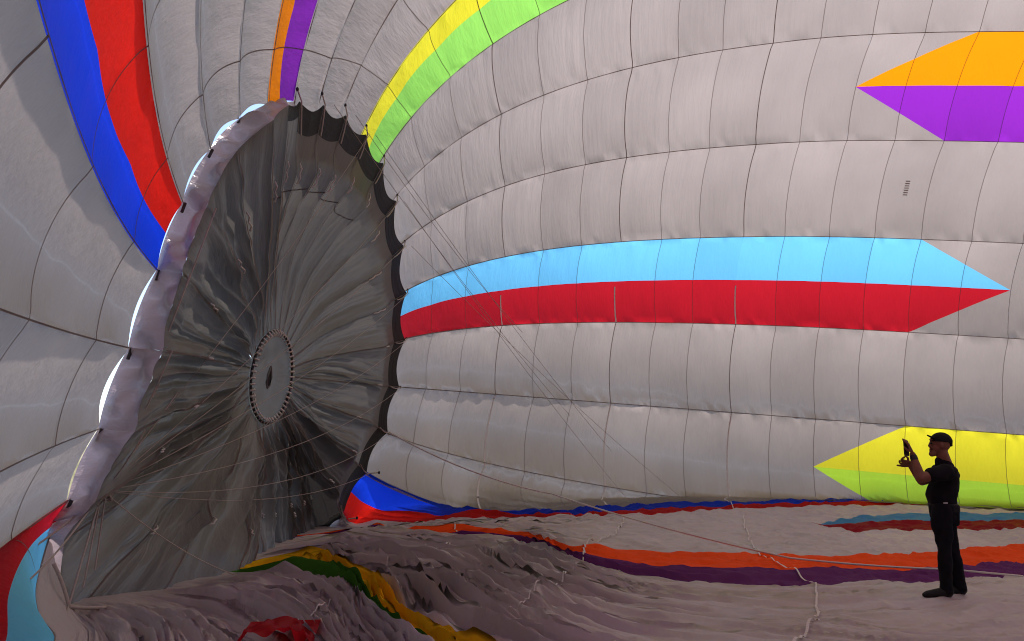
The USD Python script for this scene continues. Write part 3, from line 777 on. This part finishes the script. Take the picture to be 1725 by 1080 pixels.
def hand(wr, palm_dir, finger_dir, thumb_dir, nrm, curl, spread, ln=0.085, fan=0.0):
    """palm and five separate fingers; finger_dir along the fingers, spread across the palm, nrm the way they curl"""
    f, s, n = (np.asarray(v, float) / np.linalg.norm(v) for v in (finger_dir, spread, nrm))
    pal = m3.Manifold.batch_hull([sph(wr + f * .012 + s * k, .017, 12) for k in (-.022, .022)] + [sph(wr + f * ln + s * k, .013, 12) for k in (-.032, -.011, .011, .032)])
    parts = [pal]
    for k, (off, L) in enumerate(zip((-.031, -.0105, .0105, .031), (.068, .078, .073, .057))):
        p = wr + f * ln + s * off; c = curl[k]; dirv = f + s * fan * (k - 1.5); dirv /= np.linalg.norm(dirv); seg = []
        for j, fr in enumerate((.45, .30, .25)):
            a = c * (j + .6); q = p + (dirv * math.cos(a) + n * math.sin(a)) * L * fr
            seg.append(m3.Manifold.batch_hull([sph(p, .0112 - .001 * j, 10), sph(q, .0104 - .001 * j, 10)])); p = q
        parts += seg
    t = np.asarray(thumb_dir, float); t /= np.linalg.norm(t)
    b0 = wr + f * .028 - s * .026; b1 = b0 + t * .040; b2_ = b1 + (t * .6 + f * .8) * .030
    parts += [m3.Manifold.batch_hull([sph(b0, .014, 10), sph(b1, .011, 10)]), m3.Manifold.batch_hull([sph(b1, .011, 10), sph(b2_, .009, 10)])]
    return union(*parts)
# near hand closes on the phone's side, far hand supports it from below with its little finger out
phc = b2(1526.5, 755, -.07)
hN = hand(wrN + np.array([0, 0, .01]), None, (-0.32, .10, 1.0), (-.9, .3, .35), (-1.0, .5, .1), (.35, .3, .28, .10), (0.5, 1.0, .1), fan=.12)
hF = hand(wrF + np.array([-.005, 0, .01]), None, (-.95, -.25, .05), (-.15, -.2, 1.0), (0.2, -.5, .8), (.9, .75, .45, .08), (-.1, .55, -.7), fan=.05)
# (hands are kept finer than the rest)
body_man = union(head, torso, legs, arms)
bm = soft(body_man, 0.022, 8)
hm = [soft(h, 0.006, 4) for h in (hN, hF)]
obj('body', trimesh.util.concatenate([bm] + hm), skin, person, smooth=True, label='bare face, forearms and hands')
# eyes
for dy in (-.034, .034):
    e = trimesh.creation.icosphere(subdivisions=2, radius=.011); e.apply_translation(b2(1568.8, 746.5, dy)); obj('eye', e, strap_m, person, smooth=True)
# shirt with short sleeves, collar and hem
def grow(man, d): return man
shirt = union(m3.Manifold.batch_hull([ell(b2(1592, 792), .094, .188, .07), ell(b2(1589.5, 815), .116, .165, .10)]),
              m3.Manifold.batch_hull([ell(b2(1589.5, 815), .116, .165, .10), ell(b2(1585.5, 834), .134, .160, .08)]),
              m3.Manifold.batch_hull([ell(b2(1585.5, 834), .134, .160, .08), ell(b2(1587.5, 848), .126, .155, .05)]),
              bone((b2(1588, 778), .070), (b2(1592, 786), .085)),
              bone((shN, .086), (shN + (elN - shN) * .5, .074), (shN + (elN - shN) * .56, .072)),
              bone((shF, .086), (shF + (elF - shF) * .5, .074), (shF + (elF - shF) * .56, .072)),
              m3.Manifold.batch_hull([sph(b2(1602, 801, d), .075) for d in (-.09, .09)] + [sph(b2(1600, 832, d), .07) for d in (-.08, .08)]))
sm = soft(shirt, 0.022, 6)
v = sm.vertices; dn = (meshkit.fbm(v * np.array([9, 9, 5.0]), 3, 71) - .5) * 0.045
sm.vertices = v + sm.vertex_normals * dn[:, None]
obj('shirt', sm, shirt_m, person, smooth=True)
def tleg(hx, d, kx, ax, ay):
    return bone((b2(hx, 862, d), .102), (b2(hx, 885, d), .098), (b2(kx, 925, d * 1.05), 0.073), (b2(kx + (ax - kx) * .5, 955, d * 1.05), 0.069), (b2(ax, ay, d * 1.05), 0.063))
tr = union(m3.Manifold.batch_hull([ell(b2(1587.5, 851), .127, .153, .045), ell(b2(1590, 872), .120, .160, .10)]), tleg(1587, -.085, 1591, 1594, 992), tleg(1594, .085, 1603, 1616, 988))
tm = soft(tr, 0.022, 6)
v = tm.vertices; dn = (meshkit.fbm(v * np.array([10, 10, 7.0]), 3, 72) - .5) * 0.05 * np.clip((FZ + 0.95 - v[:, 2]) / .3, .3, 1)
tm.vertices = v + tm.vertex_normals * dn[:, None]
obj('trousers', tm, trouser_m, person, smooth=True)
belt = soft(m3.Manifold.batch_hull([ell(b2(1587.5, 849), .131, .157, .012), ell(b2(1587.7, 851), .131, .157, .012)]), .02, 2)
obj('belt', belt, shoe_m, person, smooth=True)
for x in (1593, 1611):
    c = trimesh.creation.box([.040, .012, .014]); c.apply_translation(b2(x, 847.5, -.185 if x < 1600 else -.06)); obj('belt_tag', c, white_m, person)
for cx, d, ay in ((1592, -.09, 996), (1615, .09, 992)):
    s = union(bone((b2(cx + 6, ay + 1, d), .048), (b2(cx - 8, ay + 2, d), .045), (b2(cx - 30, ay + 5.0, d - .01), .033)), bone((b2(cx + 5, ay + 4.0, d), .042), (b2(cx - 34, ay + 6.2, d - .01), .026)), bone((b2(cx + 1, ay - 8, d), .050), (b2(cx + 4, ay, d), .048)))
    obj('shoe', soft(s, .018, 5), shoe_m, person, smooth=True)
# cap: crown, visor, button
ch = hd + np.array([0.018, 0, 0.025])
cap = ell(ch, .112, .088, .098).trim_by_plane((0.10, 0, 1), float(np.dot((0.10, 0, 1), ch) / math.hypot(.1, 1) - 0.005))
low = m3.Manifold.batch_hull([ell(b2(1594, 742), .052, .080, .03), ell(b2(1598, 751), .030, .055, .012)])
cp = soft(union(cap, low), .014, 4)
obj('cap', cp, cap_m, person, smooth=True)
vis = m3.Manifold.batch_hull([sph(b2(1571, 737.5, s), .012) for s in (-.065, .065)] + [sph(b2(1562.5, 733.5, s), .007) for s in (-.05, -.02, .02, .05)])
obj('visor', soft(vis, .012, 3), cap_m, person, smooth=True)
w = soft(bone((wrN + (elN - wrN) * .10 + [.0, 0, 0], .036), (wrN + (elN - wrN) * .20, .038)), .01, 2)
obj('wristwatch', w, strap_m, person, smooth=True)
# phone held in the hands
ph = m3.CrossSection.square([0.160 - .02, 0.080 - .02], True).offset(.01, m3.JoinType.Round, 2, 24).extrude(0.010).translate([0, 0, -.005])
pt = trimesh.Trimesh(ph.to_mesh().vert_properties[:, :3], ph.to_mesh().tri_verts)
R = np.eye(4); R[:3, 0] = (0.03, 0.05, 1); R[:3, 2] = (-1, 1.5, .03)
R[:3, 0] /= np.linalg.norm(R[:3, 0]); R[:3, 1] = np.cross(R[:3, 2], R[:3, 0]); R[:3, 1] /= np.linalg.norm(R[:3, 1]); R[:3, 2] = np.cross(R[:3, 0], R[:3, 1])
R[:3, 3] = phc
phone = xform('phone', label='dark phone held upright in front of the man in black', cat='phone')
pt.apply_transform(R); obj('case', pt, phone_m, phone)
for k in range(2):
    c = trimesh.creation.cylinder(radius=.009, height=.004, sections=16); c.apply_translation([.055 - .022 * k, .022, .0065]); c.apply_transform(R); obj('lens', c, lens_m, phone)
sc = trimesh.creation.box([.136, .064, .001]); sc.apply_translation([0, 0, -.0058]); sc.apply_transform(R); obj('screen', sc, plain('phone_screen', (.02, .02, .025), .1), phone)
# pouch on the belt
pouch = xform('belt_pouch', label='black pouch hanging from the belt at the back of the man', cat='pouch')
pb = m3.Manifold.batch_hull([sph(b2(1609 + a, 868 + c, d), .026) for a in (-4, 3) for c in (-13, 14) for d in (-.12, -.02)])
obj('bag', soft(pb, .015, 4), trouser_m, pouch, smooth=True)
fl = m3.Manifold.batch_hull([sph(b2(1609 + a, 858 + c, d), .029) for a in (-4, 3) for c in (-4, 3) for d in (-.12, -.02)])
obj('flap', soft(fl, .015, 3), shoe_m, pouch, smooth=True)
